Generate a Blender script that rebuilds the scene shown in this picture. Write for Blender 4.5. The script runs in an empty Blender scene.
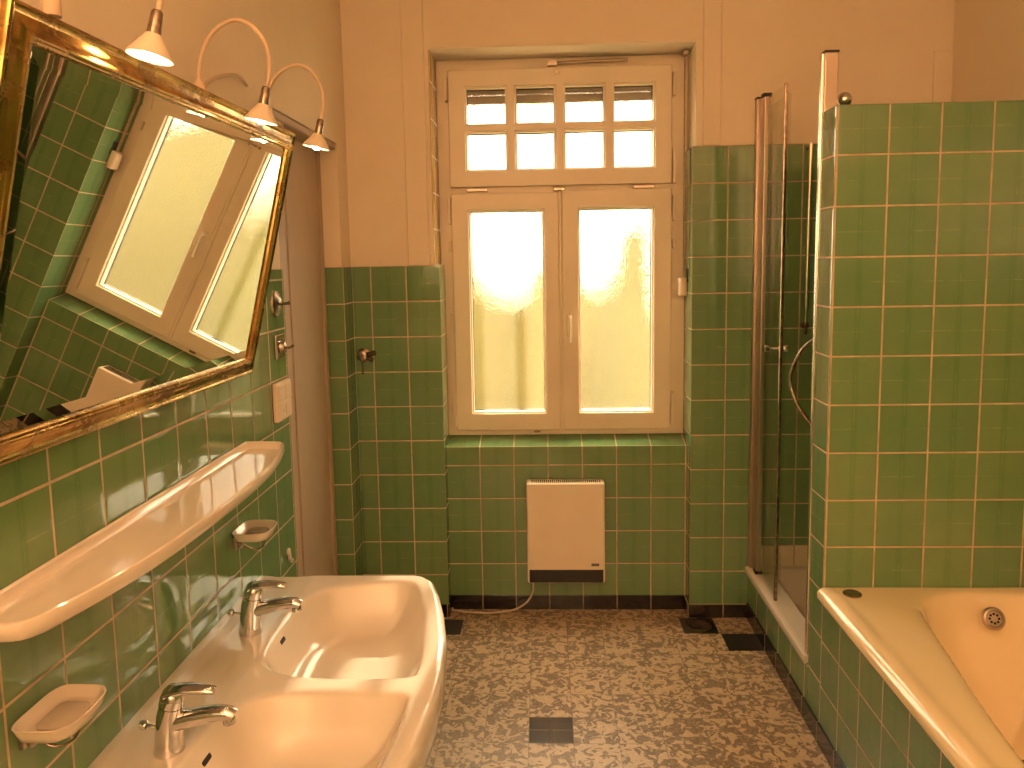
import bpy, bmesh, math, random
import numpy as np
from mathutils import Vector, Matrix
random.seed(7); np.random.seed(7)
SC = bpy.context.scene
COL = SC.collection

# ------------------------------------------------------------------ camera
CAM = Vector((.8175, -3.3652, 1.5776)); YAW, PIT, ROL = -.0415, -.1144, -.0176; FPX = 791.0; PY = -32.6
f = Vector((math.sin(YAW)*math.cos(PIT), math.cos(YAW)*math.cos(PIT), math.sin(PIT)))
r0 = Vector((math.cos(YAW), -math.sin(YAW), 0)); u0 = r0.cross(f)
r = r0*math.cos(ROL)+u0*math.sin(ROL); u = -r0*math.sin(ROL)+u0*math.cos(ROL)
cd = bpy.data.cameras.new('camera'); cam = bpy.data.objects.new('camera', cd); COL.objects.link(cam)
cam.matrix_world = Matrix(((r.x, u.x, -f.x, CAM.x), (r.y, u.y, -f.y, CAM.y), (r.z, u.z, -f.z, CAM.z), (0, 0, 0, 1)))
cd.sensor_width = 36; cd.lens = FPX/1024*36; cd.shift_y = PY/1024; cd.clip_start = .05
SC.camera = cam
# ------------------------------------------------------------------ light, exposure
SC.view_settings.view_transform = 'Standard'; SC.view_settings.look = 'None'
SC.view_settings.gamma = 1; SC.view_settings.use_curve_mapping = False
SC.view_settings.exposure = 0.0
SC.cycles.use_denoising = True
SC.cycles.max_bounces = 12; SC.cycles.transparent_max_bounces = 24
SC.cycles.sample_clamp_indirect = 12
W = bpy.data.worlds.new('sky'); SC.world = W; W.use_nodes = True
wb = W.node_tree.nodes['Background']; wb.inputs[0].default_value = (1, .84, .60, 1); wb.inputs[1].default_value = 8.0
sun = bpy.data.lights.new('sun', 'SUN'); so = bpy.data.objects.new('sun', sun); COL.objects.link(so)
sun.energy = 62; sun.angle = .012; sun.color = (1, .80, .50)
so.rotation_euler = Vector((-.13, -1, -.50)).to_track_quat('-Z', 'Y').to_euler()
def area(name, loc, size, energy, col, target):
    L = bpy.data.lights.new(name, 'AREA'); o = bpy.data.objects.new(name, L); COL.objects.link(o)
    L.shape = 'DISK'; L.size = size; L.energy = energy; L.color = col; o.location = loc
    o.rotation_euler = (Vector(target)-Vector(loc)).to_track_quat('-Z', 'Y').to_euler(); return o
area('rear_bounce_fill', (.42, -3.9, 1.55), .5, 130, (1, .62, .37), (.48, -4.5, 2.95))  # unseen fill added behind the camera, bounced off the ceiling for soft room light

# ------------------------------------------------------------------ materials
T = .152
def nt(name):
    m = bpy.data.materials.new(name); m.use_nodes = True
    t = m.node_tree; return m, t, t.nodes['Principled BSDF']
def nd(t, kind, **kw):
    n = t.nodes.new(kind)
    for k, v in kw.items(): setattr(n, k, v)
    return n
def mth(t, op, a, b=None, c=None):
    n = nd(t, 'ShaderNodeMath', operation=op)
    for i, v in enumerate((a, b, c)):
        if v is None: continue
        if isinstance(v, (int, float)): n.inputs[i].default_value = v
        else: t.links.new(v, n.inputs[i])
    return n.outputs[0]
def smooth(t, x, a, b, lo=0., hi=1.):
    n = nd(t, 'ShaderNodeMapRange', interpolation_type='SMOOTHSTEP')
    t.links.new(x, n.inputs[0]); n.inputs[1].default_value = a; n.inputs[2].default_value = b
    n.inputs[3].default_value = lo; n.inputs[4].default_value = hi; return n.outputs[0]
def mixc(t, fac, a, b, blend='MIX'):
    n = nd(t, 'ShaderNodeMix', data_type='RGBA', blend_type=blend)
    for s, v in ((0, fac), (6, a), (7, b)):
        if isinstance(v, (int, float)): n.inputs[s].default_value = v
        elif isinstance(v, tuple): n.inputs[s].default_value = (*v[:3], 1)
        else: t.links.new(v, n.inputs[s])
    return n.outputs[2]
def noise(t, vec, scale, detail=3, rough=.5, dist=0.):
    n = nd(t, 'ShaderNodeTexNoise'); n.inputs['Scale'].default_value = scale; n.inputs['Detail'].default_value = detail
    n.inputs['Roughness'].default_value = rough; n.inputs['Distortion'].default_value = dist
    if vec is not None: t.links.new(vec, n.inputs['Vector'])
    return n
def bump(t, h, strength, dist, nrm=None):
    b = nd(t, 'ShaderNodeBump'); b.inputs['Strength'].default_value = strength; b.inputs['Distance'].default_value = dist
    t.links.new(h, b.inputs['Height'])
    if nrm is not None: t.links.new(nrm, b.inputs['Normal'])
    return b.outputs[0]
def pbr(name, col, rough=.4, metal=0., var=.06, nscale=8., bmp=0., bscale=200., coat=0., spec=None):
    m, t, p = nt(name)
    tc = nd(t, 'ShaderNodeTexCoord').outputs['Object']
    n = noise(t, tc, nscale, 4)
    dark = tuple(c*(1-var*2) for c in col)
    t.links.new(mixc(t, smooth(t, n.outputs[0], .3, .7), col, dark), p.inputs['Base Color'])
    p.inputs['Roughness'].default_value = rough; p.inputs['Metallic'].default_value = metal
    p.inputs['Coat Weight'].default_value = coat; p.inputs['Coat Roughness'].default_value = .05
    if spec is not None: p.inputs['Specular IOR Level'].default_value = spec
    if bmp: t.links.new(bump(t, noise(t, tc, bscale, 2).outputs[0], bmp, .002), p.inputs['Normal'])
    return m
def tile(name, ox, oy, oz, a=(.125, .234, .100), b=(.165, .272, .112), grout=(.62, .46, .29), pitch=T, rough=.035, g=.0021, score=True):
    """glazed square wall tiles; the grid lines lie at the world offsets ox, oy, oz"""
    m, t, p = nt(name)
    geo = nd(t, 'ShaderNodeNewGeometry')
    P = nd(t, 'ShaderNodeSeparateXYZ'); t.links.new(geo.outputs['Position'], P.inputs[0])
    ab = nd(t, 'ShaderNodeVectorMath', operation='ABSOLUTE'); t.links.new(geo.outputs['True Normal'], ab.inputs[0])
    N = nd(t, 'ShaderNodeSeparateXYZ'); t.links.new(ab.outputs[0], N.inputs[0])
    X = mth(t, 'SUBTRACT', P.outputs[0], ox); Y = mth(t, 'SUBTRACT', P.outputs[1], oy); Z = mth(t, 'SUBTRACT', P.outputs[2], oz)
    isx = mth(t, 'GREATER_THAN', N.outputs[0], .6); isz = mth(t, 'GREATER_THAN', N.outputs[2], .6)
    def sel(k, a_, b_): return mth(t, 'ADD', a_, mth(t, 'MULTIPLY', k, mth(t, 'SUBTRACT', b_, a_)))
    U = mth(t, 'DIVIDE', sel(isx, X, Y), pitch); V = mth(t, 'DIVIDE', sel(isz, Z, Y), pitch)
    fu = mth(t, 'FRACT', U); fv = mth(t, 'FRACT', V)
    du = mth(t, 'MULTIPLY', mth(t, 'MINIMUM', fu, mth(t, 'SUBTRACT', 1., fu)), pitch)
    dv = mth(t, 'MULTIPLY', mth(t, 'MINIMUM', fv, mth(t, 'SUBTRACT', 1., fv)), pitch)
    d = mth(t, 'MINIMUM', du, dv)
    gm = smooth(t, d, g, g+.0010)
    ids = nd(t, 'ShaderNodeCombineXYZ'); t.links.new(mth(t, 'FLOOR', U), ids.inputs[0]); t.links.new(mth(t, 'FLOOR', V), ids.inputs[1])
    wn = nd(t, 'ShaderNodeTexWhiteNoise', noise_dimensions='3D'); t.links.new(ids.outputs[0], wn.inputs['Vector'])
    n1 = noise(t, geo.outputs['Position'], 14, 5, .6); n2 = noise(t, geo.outputs['Position'], 90, 2)
    fac = mth(t, 'ADD', mth(t, 'MULTIPLY', n1.outputs[0], .6), mth(t, 'MULTIPLY', wn.outputs[0], .4))
    c = mixc(t, smooth(t, fac, .2, .8), a, b)
    h = gm
    if score:   # each tile is pressed as four fields with a faint line between
        hu = mth(t, 'MULTIPLY', mth(t, 'ABSOLUTE', mth(t, 'SUBTRACT', fu, .5)), pitch)
        hv = mth(t, 'MULTIPLY', mth(t, 'ABSOLUTE', mth(t, 'SUBTRACT', fv, .5)), pitch)
        n3 = noise(t, geo.outputs['Position'], 55, 3)
        wob = mth(t, 'MULTIPLY', mth(t, 'SUBTRACT', n3.outputs[0], .5), .006)
        sd = mth(t, 'MINIMUM', mth(t, 'ADD', hu, wob), mth(t, 'ADD', hv, wob))
        sl = smooth(t, sd, .0002, .0022, 1., 0.)
        keep = smooth(t, n1.outputs[0], .42, .62)
        sl = mth(t, 'MULTIPLY', sl, keep)
        c = mixc(t, mth(t, 'MULTIPLY', sl, .5), c, (.32, .38, .17))
        band = smooth(t, hu, .003, .014, .26, 0.)
        c = mixc(t, band, c, (.05, .17, .05))
        h = mth(t, 'SUBTRACT', gm, mth(t, 'MULTIPLY', sl, .2))
    gc = mixc(t, smooth(t, n1.outputs[0], .35, .65), grout, tuple(x*.72 for x in grout))
    t.links.new(mixc(t, gm, gc, c), p.inputs['Base Color'])
    t.links.new(smooth(t, gm, 0, 1, .75, rough), p.inputs['Roughness'])
    pil = smooth(t, d, g, g+.008)
    hh = mth(t, 'ADD', mth(t, 'ADD', mth(t, 'MULTIPLY', h, .5), mth(t, 'MULTIPLY', pil, .3)), mth(t, 'MULTIPLY', noise(t, geo.outputs['Position'], 15, 1).outputs[0], .35))
    t.links.new(bump(t, hh, .30, .003), p.inputs['Normal']); p.inputs['IOR'].default_value = 1.6
    return m
M = {}
ZB = .0437
def plaster(name, c1, c2):
    m, t, p = nt(name)
    geo = nd(t, 'ShaderNodeNewGeometry').outputs['Position']
    n = noise(t, geo, 2.2, 6, .62); n2 = noise(t, geo, 60, 4)
    t.links.new(mixc(t, smooth(t, n.outputs[0], .3, .72), c1, c2), p.inputs['Base Color'])
    p.inputs['Roughness'].default_value = .85; p.inputs['Specular IOR Level'].default_value = .3
    hh = mth(t, 'ADD', mth(t, 'MULTIPLY', n2.outputs[0], .35), noise(t, geo, 9, 4).outputs[0])
    t.links.new(bump(t, hh, .35, .006), p.inputs['Normal']); return m
M['plaster'] = plaster('wall_plaster', (.88, .76, .61), (.84, .71, .55))
M['reveal'] = plaster('reveal_plaster', (.90, .82, .68), (.86, .76, .60))  # soffit and upper right reveal, lightened to imitate light bounced up from below
M['t_left'] = tile('green_tiles_left_wall', 0, -1.0624, 1.227)
M['t_pl'] = tile('green_tiles_left_pier', .0793, 0, 1.5637)
M['t_pw'] = tile('green_tiles_under_window', .5225, .083, .6692)
M['t_pr'] = tile('green_tiles_right_pier', 1.5848, 0, 1.8818)
M['t_pq'] = tile('green_tiles_partition', 1.8506, -.91, 2.0259)
M['t_ap'] = tile('green_tiles_bath_apron', 1.8506, -.91, .3465)
M['t_white'] = tile('white_wall_tiles', 1.8888, 0, .328, (.72, .62, .45), (.76, .66, .5), (.45, .33, .2), score=False)
M['t_reveal_lit'] = tile('window_lit_reveal_tiles', .0793, .083, 1.5637, (.62, .43, .17), (.68, .48, .20), (.74, .60, .42), score=False)  # golden colour stands for window light reflected in these glossy tiles
M['t_black'] = tile('black_base_tiles', .5225, -.91, -.03, (.003, .003, .003), (.006, .0055, .005), (.30, .22, .13), rough=.2, score=False)
M['white'] = pbr('white_upvc', (.80, .70, .54), .28, var=.02)
M['enamel'] = pbr('white_heater_enamel', (.90, .78, .62), .4, var=.02)
M['ceramic'] = pbr('white_sanitary_ceramic', (.74, .67, .58), .07, var=.012, nscale=3, coat=.4)
M['ivory'] = pbr('cream_bath_enamel', (.92, .76, .49), .10, var=.012, nscale=3, coat=.3)
M['shelfmat'] = pbr('white_shelf_ceramic', (.80, .70, .59), .06, var=.02, nscale=4, coat=.3)
M['chrome'] = pbr('polished_chrome', (.66, .65, .64), .07, 1., var=.03)
M['edge'] = pbr('bright_satin_edge', (.92, .88, .82), .22, 1., var=.01)
M['satin'] = pbr('satin_aluminium', (.50, .42, .35), .36, 1., var=.05)
M['oldchrome'] = pbr('aged_chrome', (.45, .36, .28), .25, 1., var=.25, nscale=60)
M['black'] = pbr('black_plastic', (.012, .011, .011), .35)
M['dark'] = pbr('dark_gap', (.02, .016, .012), .8)
M['door'] = pbr('beige_door_paint', (.46, .345, .235), .45, var=.04)
M['cream'] = pbr('cream_lacquer', (.66, .50, .34), .35, var=.03)
M['plastic'] = pbr('beige_switch_plastic', (.80, .64, .50), .3, var=.02)
M['cable'] = pbr('pale_cable', (.62, .50, .36), .5)
M['strap'] = pbr('woven_strap', (.50, .38, .24), .8, var=.2, nscale=120, bmp=.4, bscale=400)
M['leaf'] = pbr('hedge_leaves', (.125, .098, .004), .7, var=.25, nscale=9)
M['lawn'] = pbr('lawn_grass', (.09, .068, .006), .9, var=.15, nscale=3)
M['shrub'] = pbr('shrub_leaves', (.075, .070, .003), .7, var=.2, nscale=9)
M['bark'] = pbr('sun_blocker_bark', (.13, .10, .02), .9, var=.2, nscale=20)
M['shutter'] = pbr('brown_shutter_slats', (.20, .15, .10), .6)
M['render'] = pbr('pale_house_render', (.75, .70, .58), .9)
# brass frame
m, t, p = nt('aged_brass'); M['brass'] = m
tc = nd(t, 'ShaderNodeTexCoord').outputs['Object']
n = noise(t, tc, 18, 6, .65); n2 = noise(t, tc, 5, 3)
c = mixc(t, smooth(t, n.outputs[0], .38, .66), (.56, .36, .12), (.26, .135, .035))
t.links.new(mixc(t, smooth(t, n2.outputs[0], .5, .7), c, (.64, .43, .16)), p.inputs['Base Color'])
p.inputs['Metallic'].default_value = 1.
t.links.new(smooth(t, n.outputs[0], .3, .7, .14, .34), p.inputs['Roughness'])
# mirror
m, t, p = nt('silvered_mirror'); M['mirror'] = m
n = noise(t, nd(t, 'ShaderNodeTexCoord').outputs['Object'], 3)
t.links.new(mixc(t, n.outputs[0], (.86, .87, .82), (.82, .83, .78)), p.inputs['Base Color'])
p.inputs['Metallic'].default_value = 1.; p.inputs['Roughness'].default_value = .012
# clear shower glass (thin panes keep light passing)
def clear_glass(name, tint):
    m = bpy.data.materials.new(name); m.use_nodes = True; t = m.node_tree; t.nodes.remove(t.nodes['Principled BSDF'])
    out = t.nodes['Material Output']
    tr = nd(t, 'ShaderNodeBsdfTransparent'); gl = nd(t, 'ShaderNodeBsdfGlossy'); gl.inputs['Roughness'].default_value = .02
    n = noise(t, nd(t, 'ShaderNodeTexCoord').outputs['Object'], 2)
    t.links.new(mixc(t, n.outputs[0], tint, tuple(x*.98 for x in tint)), tr.inputs[0])
    fr = nd(t, 'ShaderNodeFresnel'); fr.inputs[0].default_value = 1.45
    bf = nd(t, 'ShaderNodeNewGeometry').outputs['Backfacing']
    mx = nd(t, 'ShaderNodeMixShader'); t.links.new(mth(t, 'MULTIPLY', fr.outputs[0], mth(t, 'SUBTRACT', 1., bf)), mx.inputs[0]); t.links.new(tr.outputs[0], mx.inputs[1]); t.links.new(gl.outputs[0], mx.inputs[2])
    t.links.new(mx.outputs[0], out.inputs[0]); return m
M['glass'] = clear_glass('clear_shower_glass', (.96, .97, .93))
M['clear'] = clear_glass('clear_outer_glass_face', (.98, .98, .97))
# pebbled obscured window glass
m = bpy.data.materials.new('pebbled_window_glass'); m.use_nodes = True; t = m.node_tree; t.nodes.remove(t.nodes['Principled BSDF']); M['frost'] = m
out = t.nodes['Material Output']
tc = nd(t, 'ShaderNodeTexCoord').outputs['Object']
vo = nd(t, 'ShaderNodeTexVoronoi'); vo.inputs['Scale'].default_value = 170; t.links.new(tc, vo.inputs['Vector'])
bm_ = bump(t, vo.outputs['Distance'], 1., .0025)
rf = nd(t, 'ShaderNodeBsdfRefraction'); rf.inputs['IOR'].default_value = 1.12; rf.inputs['Roughness'].default_value = .23
t.links.new(bm_, rf.inputs['Normal']); rf.inputs[0].default_value = (1, .97, .90, 1)
tl = nd(t, 'ShaderNodeBsdfTranslucent'); tl.inputs[0].default_value = (.95, .90, .78, 1)
tp = nd(t, 'ShaderNodeBsdfTransparent')
gl = nd(t, 'ShaderNodeBsdfGlossy'); gl.inputs['Roughness'].default_value = .15; t.links.new(bm_, gl.inputs['Normal'])
def mixs(f_, a_, b_):
    x = nd(t, 'ShaderNodeMixShader'); x.inputs[0].default_value = f_; t.links.new(a_.outputs[0], x.inputs[1]); t.links.new(b_.outputs[0], x.inputs[2]); return x
s = mixs(.02, rf, tl); s = mixs(.12, s, tp); s = mixs(.05, s, gl)
t.links.new(s.outputs[0], out.inputs[0])
# floor: flecked small tiles
m, t, p = nt('flecked_floor_tiles'); M['floor'] = m
geo = nd(t, 'ShaderNodeNewGeometry').outputs['Position']
P = nd(t, 'ShaderNodeSeparateXYZ'); t.links.new(geo, P.inputs[0])
FP = .1487
U = mth(t, 'DIVIDE', mth(t, 'SUBTRACT', P.outputs[0], .7485), FP); V = mth(t, 'DIVIDE', mth(t, 'SUBTRACT', P.outputs[1], -.7805), FP)
fu = mth(t, 'FRACT', U); fv = mth(t, 'FRACT', V)
d = mth(t, 'MULTIPLY', mth(t, 'MINIMUM', mth(t, 'MINIMUM', fu, mth(t, 'SUBTRACT', 1., fu)), mth(t, 'MINIMUM', fv, mth(t, 'SUBTRACT', 1., fv))), FP)
ids = nd(t, 'ShaderNodeCombineXYZ'); t.links.new(mth(t, 'FLOOR', U), ids.inputs[0]); t.links.new(mth(t, 'FLOOR', V), ids.inputs[1])
wn = nd(t, 'ShaderNodeTexWhiteNoise', noise_dimensions='3D'); t.links.new(ids.outputs[0], wn.inputs['Vector'])
sc_ = nd(t, 'ShaderNodeVectorMath', operation='SCALE'); t.links.new(wn.outputs['Color'], sc_.inputs[0]); sc_.inputs[3].default_value = 7.
av = nd(t, 'ShaderNodeVectorMath', operation='ADD'); t.links.new(geo, av.inputs[0]); t.links.new(sc_.outputs[0], av.inputs[1])
nA = noise(t, av.outputs[0], 27, 2.2, .5, 1.3); nB = noise(t, av.outputs[0], 75, 2, .5, .6); nC = noise(t, geo, 2.5, 3)
nn = mth(t, 'ADD', nA.outputs[0], mth(t, 'MULTIPLY', mth(t, 'SUBTRACT', nB.outputs[0], .5), .18))
nn = mth(t, 'ADD', nn, mth(t, 'MULTIPLY', mth(t, 'SUBTRACT', wn.outputs[0], .5), .06))
mask = smooth(t, nn, .475, .515)
lt = mixc(t, smooth(t, nB.outputs[0], .35, .65), (.58, .44, .29), (.49, .37, .24))
dk = mixc(t, smooth(t, nB.outputs[0], .4, .6), (.165, .120, .075), (.25, .185, .12))
c = mixc(t, mask, dk, lt)
gm = smooth(t, d, .0006, .0018)
t.links.new(mixc(t, mth(t, 'MULTIPLY', mth(t, 'SUBTRACT', 1., gm), .75), c, (.13, .10, .065)), p.inputs['Base Color'])
t.links.new(smooth(t, nC.outputs[0], .3, .7, .32, .40), p.inputs['Roughness'])
hh = mth(t, 'ADD', mth(t, 'MULTIPLY', gm, .5), mth(t, 'MULTIPLY', noise(t, geo, 40, 3).outputs[0], .5))
t.links.new(bump(t, hh, .25, .002), p.inputs['Normal'])
p.inputs['IOR'].default_value = 1.7
M['inset'] = tile('black_floor_insets', .7485, -.7805, 0, (.02, .017, .015), (.035, .03, .026), (.16, .12, .08), pitch=FP/2, rough=.25, g=.0008, score=False)
def emis(name, col, s):
    m = bpy.data.materials.new(name); m.use_nodes = True; t = m.node_tree; t.nodes.remove(t.nodes['Principled BSDF'])
    e = nd(t, 'ShaderNodeEmission'); e.inputs[1].default_value = s
    n = noise(t, nd(t, 'ShaderNodeTexCoord').outputs['Object'], 5)
    t.links.new(mixc(t, n.outputs[0], col, tuple(x*.96 for x in col)), e.inputs[0])
    t.links.new(e.outputs[0], t.nodes['Material Output'].inputs[0]); return m
M['bulb'] = emis('lit_bulb', (1, .72, .42), 75)
# opal shade: lets the bulb shine through
m, t, p = nt('opal_shade_glass'); M['shade'] = m
n = noise(t, nd(t, 'ShaderNodeTexCoord').outputs['Object'], 20)
t.links.new(mixc(t, n.outputs[0], (.80, .68, .52), (.76, .63, .47)), p.inputs['Base Color'])
p.inputs['Roughness'].default_value = .3

# ------------------------------------------------------------------ mesh helpers
def link(name, bm, mats, parent=None, bevel=0., seg=2, smooth_=False, angle=40):
    me = bpy.data.meshes.new(name)
    bmesh.ops.recalc_face_normals(bm, faces=bm.faces[:])
    bm.to_mesh(me); bm.free()
    o = bpy.data.objects.new(name, me); COL.objects.link(o)
    for x in (mats if isinstance(mats, (list, tuple)) else [mats]): me.materials.append(x)
    if parent is not None: o.parent = parent
    if bevel:
        b = o.modifiers.new('bevel', 'BEVEL'); b.width = bevel; b.segments = seg; b.limit_method = 'ANGLE'; b.angle_limit = math.radians(50); b.harden_normals = False
    if smooth_:
        me.polygons.foreach_set('use_smooth', [True]*len(me.polygons))
        try: me.set_sharp_from_angle(angle=math.radians(angle))
        except Exception: pass
    return o
def box(bm, x0, y0, z0, x1, y1, z1, mi=0):
    vs = [bm.verts.new(p) for p in ((x0, y0, z0), (x1, y0, z0), (x1, y1, z0), (x0, y1, z0), (x0, y0, z1), (x1, y0, z1), (x1, y1, z1), (x0, y1, z1))]
    for q in ((0, 3, 2, 1), (4, 5, 6, 7), (0, 1, 5, 4), (1, 2, 6, 5), (2, 3, 7, 6), (3, 0, 4, 7)):
        bm.faces.new([vs[i] for i in q]).material_index = mi
    return vs
def B(): return bmesh.new()
def loft(bm, rings, cap=True, mi=0, closed=False):
    R = [[bm.verts.new(p) for p in ring] for ring in rings]
    n = len(R[0]); K = len(R)
    for i in range(K if closed else K-1):
        a_, b_ = R[i], R[(i+1) % K]
        for j in range(n):
            bm.faces.new((a_[j], a_[(j+1) % n], b_[(j+1) % n], b_[j])).material_index = mi
    if cap and not closed:
        bm.faces.new(R[0][::-1]).material_index = mi; bm.faces.new(R[-1]).material_index = mi
def ring(c, t_, up, rx, ry, n=20, sq=2.):
    c = Vector(c); t_ = Vector(t_).normalized(); s_ = t_.cross(Vector(up))
    if s_.length < 1e-4: s_ = t_.cross(Vector((1, 0, 0)))
    s_.normalize(); w = s_.cross(t_)
    out = []
    for k in range(n):
        a_ = 2*math.pi*k/n; ca, sa = math.cos(a_), math.sin(a_)
        ex = abs(ca)**(2/sq)*(1 if ca >= 0 else -1); ey = abs(sa)**(2/sq)*(1 if sa >= 0 else -1)
        out.append(c+s_*rx*ex+w*ry*ey)
    return out
def tube(bm, pts, rad, n=12, up=(0, 0, 1), mi=0, cap=True):
    pts = [Vector(p) for p in pts]; R = []
    for i, p_ in enumerate(pts):
        a_ = pts[max(0, i-1)]; b_ = pts[min(len(pts)-1, i+1)]
        rr = rad[i] if isinstance(rad, (list, tuple)) else rad
        rx, ry = rr if isinstance(rr, tuple) else (rr, rr)
        R.append(ring(p_, b_-a_, up, rx, ry, n))
    loft(bm, R, cap, mi)
def spline(pts, n=8):
    pts = [Vector(p) for p in pts]; out = []
    for i in range(len(pts)-1):
        p0 = pts[max(0, i-1)]; p1 = pts[i]; p2 = pts[i+1]; p3 = pts[min(len(pts)-1, i+2)]
        for k in range(n):
            s_ = k/n
            out.append(.5*((2*p1)+(p2-p0)*s_+(2*p0-5*p1+4*p2-p3)*s_*s_+(3*p1-p0-3*p2+p3)*s_**3))
    return out+[pts[-1]]
def lathe(bm, prof, c, axis, n=24, mi=0, cap=True):
    """prof: (radius, distance along the axis)"""
    c = Vector(c); ax = Vector(axis).normalized(); up = (0, 0, 1) if abs(ax.z) < .9 else (0, 1, 0)
    loft(bm, [ring(c+ax*h, ax, up, max(r_, 1e-4), max(r_, 1e-4), n) for r_, h in prof], cap, mi)
def prism(bm, outline, z0, z1, mi=0):
    a_ = [bm.verts.new((x, y, z0)) for x, y in outline]; b_ = [bm.verts.new((x, y, z1)) for x, y in outline]
    n = len(a_)
    for i in range(n): bm.faces.new((a_[i], a_[(i+1) % n], b_[(i+1) % n], b_[i])).material_index = mi
    bm.faces.new(a_[::-1]).material_index = mi; bm.faces.new(b_).material_index = mi
def lattice(bm, x0, z0, x1, z1, holes, y0, y1):
    """a slab in the XZ plane with rectangular holes"""
    xs = sorted({x0, x1, *[h[0] for h in holes], *[h[2] for h in holes]}); zs = sorted({z0, z1, *[h[1] for h in holes], *[h[3] for h in holes]})
    V = {}
    def v(i, j, k):
        if (i, j, k) not in V: V[i, j, k] = bm.verts.new((xs[i], (y0, y1)[k], zs[j]))
        return V[i, j, k]
    solid = lambda i, j: 0 <= i < len(xs)-1 and 0 <= j < len(zs)-1 and not any(h[0] <= (xs[i]+xs[i+1])/2 <= h[2] and h[1] <= (zs[j]+zs[j+1])/2 <= h[3] for h in holes)
    for i in range(len(xs)-1):
        for j in range(len(zs)-1):
            if not solid(i, j): continue
            for k in (0, 1): bm.faces.new((v(i, j, k), v(i+1, j, k), v(i+1, j+1, k), v(i, j+1, k)))
            if not solid(i-1, j): bm.faces.new((v(i, j, 0), v(i, j+1, 0), v(i, j+1, 1), v(i, j, 1)))
            if not solid(i+1, j): bm.faces.new((v(i+1, j, 0), v(i+1, j+1, 0), v(i+1, j+1, 1), v(i+1, j, 1)))
            if not solid(i, j-1): bm.faces.new((v(i, j, 0), v(i+1, j, 0), v(i+1, j, 1), v(i, j, 1)))
            if not solid(i, j+1): bm.faces.new((v(i, j+1, 0), v(i+1, j+1, 0), v(i+1, j+1, 1), v(i, j+1, 1)))
def struct(o): o['kind'] = 'structure'; return o
def tag(o, label, cat, group=None, kind=None):
    o['label'] = label; o['category'] = cat
    if group: o['group'] = group
    if kind: o['kind'] = kind
    return o
def thing(name, label, cat, loc=(0, 0, 0), group=None):
    o = bpy.data.objects.new(name, None); COL.objects.link(o); o.location = loc; o.empty_display_size = .05
    return tag(o, label, cat, group)
def part(name, bm, mat, root, **kw):
    """geometry is given in world coordinates; keep it in place under a root that sits elsewhere"""
    loc = root.location.copy(); q = root
    while q.parent is not None: q = q.parent; loc += q.location
    bmesh.ops.translate(bm, vec=-loc, verts=bm.verts[:])
    return link(name, bm, mat, root, **kw)
def copy_tree(o, parent=None):
    c = o.copy(); COL.objects.link(c)
    if parent is not None: c.parent = parent
    for ch in list(o.children): copy_tree(ch, c)
    return c

# ------------------------------------------------------------------ room shell
H = 2.95; YR = -4.7; XR = 2.476
bm = B(); box(bm, -.3, YR-.1, -.08, XR+.2, .40, 0); FL = struct(link('floor', bm, M['floor']))
def inset(x0, y0, x1, y1, mat='inset'):
    bm = B(); box(bm, x0, y0, 0, x1, y1, .0006); part('dark_floor_tile', bm, M[mat], FL)
inset(.7485, -.9292, .8972, -.7805)
inset(1.545, -.305, 1.686, -.1595, 'black'); inset(1.392, -.157, 1.4615, -.012, 'black'); inset(1.4635, -.157, 1.538, -.012, 'black'); inset(.30, -.172, .444, -.031, 'black')
bm = B(); box(bm, -.3, YR-.1, H, XR+.2, .40, H+.08); struct(link('ceiling', bm, M['plaster']))
# left wall: plaster above, tiles below; doorway niche between DY0 and DY1
DY0, DY1, DZ = -.905, -.145, 2.057
bm = B()
box(bm, -.30, YR, 0, -.006, DY0, H, 0)
box(bm, -.30, DY0, DZ, -.006, .40, H, 0)
box(bm, -.30, DY1, 0, -.006, .40, DZ, 0)
box(bm, -.006, YR, 0, .0, -2.12, 1.93, 1); box(bm, -.006, -2.12, 0, 0, DY0, 1.563, 1)   # tile cladding
box(bm, -.006, DY1, 0, 0, -.006, 1.563, 2)
box(bm, -.20, DY1-.006, 0, 0, DY1, 1.563, 2)
box(bm, -.20, DY0, 0, 0, DY0+.004, 1.563, 2)
M['t_strip'] = tile('green_tiles_door_reveal', -.152, 0, 1.5637)
struct(link('wall_left', bm, [M['plaster'], M['t_left'], M['t_strip']]))
bm = B(); box(bm, 0, YR, 0, .008, DY0, .06)
box(bm, 0, DY1, 0, .008, -.006, .06); struct(link('baseboard_left', bm, M['t_black'], bevel=.001))
# back wall with window recess
WX0, WX1, WZ0, WZ1 = .375, 1.44, .755, 2.450
bm = B()
box(bm, -.006, .006, 0, WX0-.006, .40, 1.557, 0); box(bm, WX1+.006, .006, 0, XR+.2, .40, 2.028, 0)
UX0, UX1 = .357, 1.452
box(bm, -.006, .006, 1.557, UX0-.006, .40, H, 0); box(bm, UX1+.006, .006, 2.028, XR+.2, .40, H, 0)
box(bm, UX0-.006, .006, WZ1, UX1+.006, .27, H, 4)
box(bm, WX0-.006, .09, 0, WX1+.006, .40, .72, 0)
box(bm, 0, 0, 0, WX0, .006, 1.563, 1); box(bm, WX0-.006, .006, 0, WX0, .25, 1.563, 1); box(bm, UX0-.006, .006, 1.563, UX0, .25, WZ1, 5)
box(bm, WX1, 0, 0, XR, .006, 2.034, 3); box(bm, WX1, .006, 0, WX1+.006, .25, 2.034, 3)
box(bm, UX1, .006, 2.034, UX1+.006, .25, WZ1, 4)
box(bm, WX0, .083, 0, WX1, .09, .701, 2)
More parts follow.
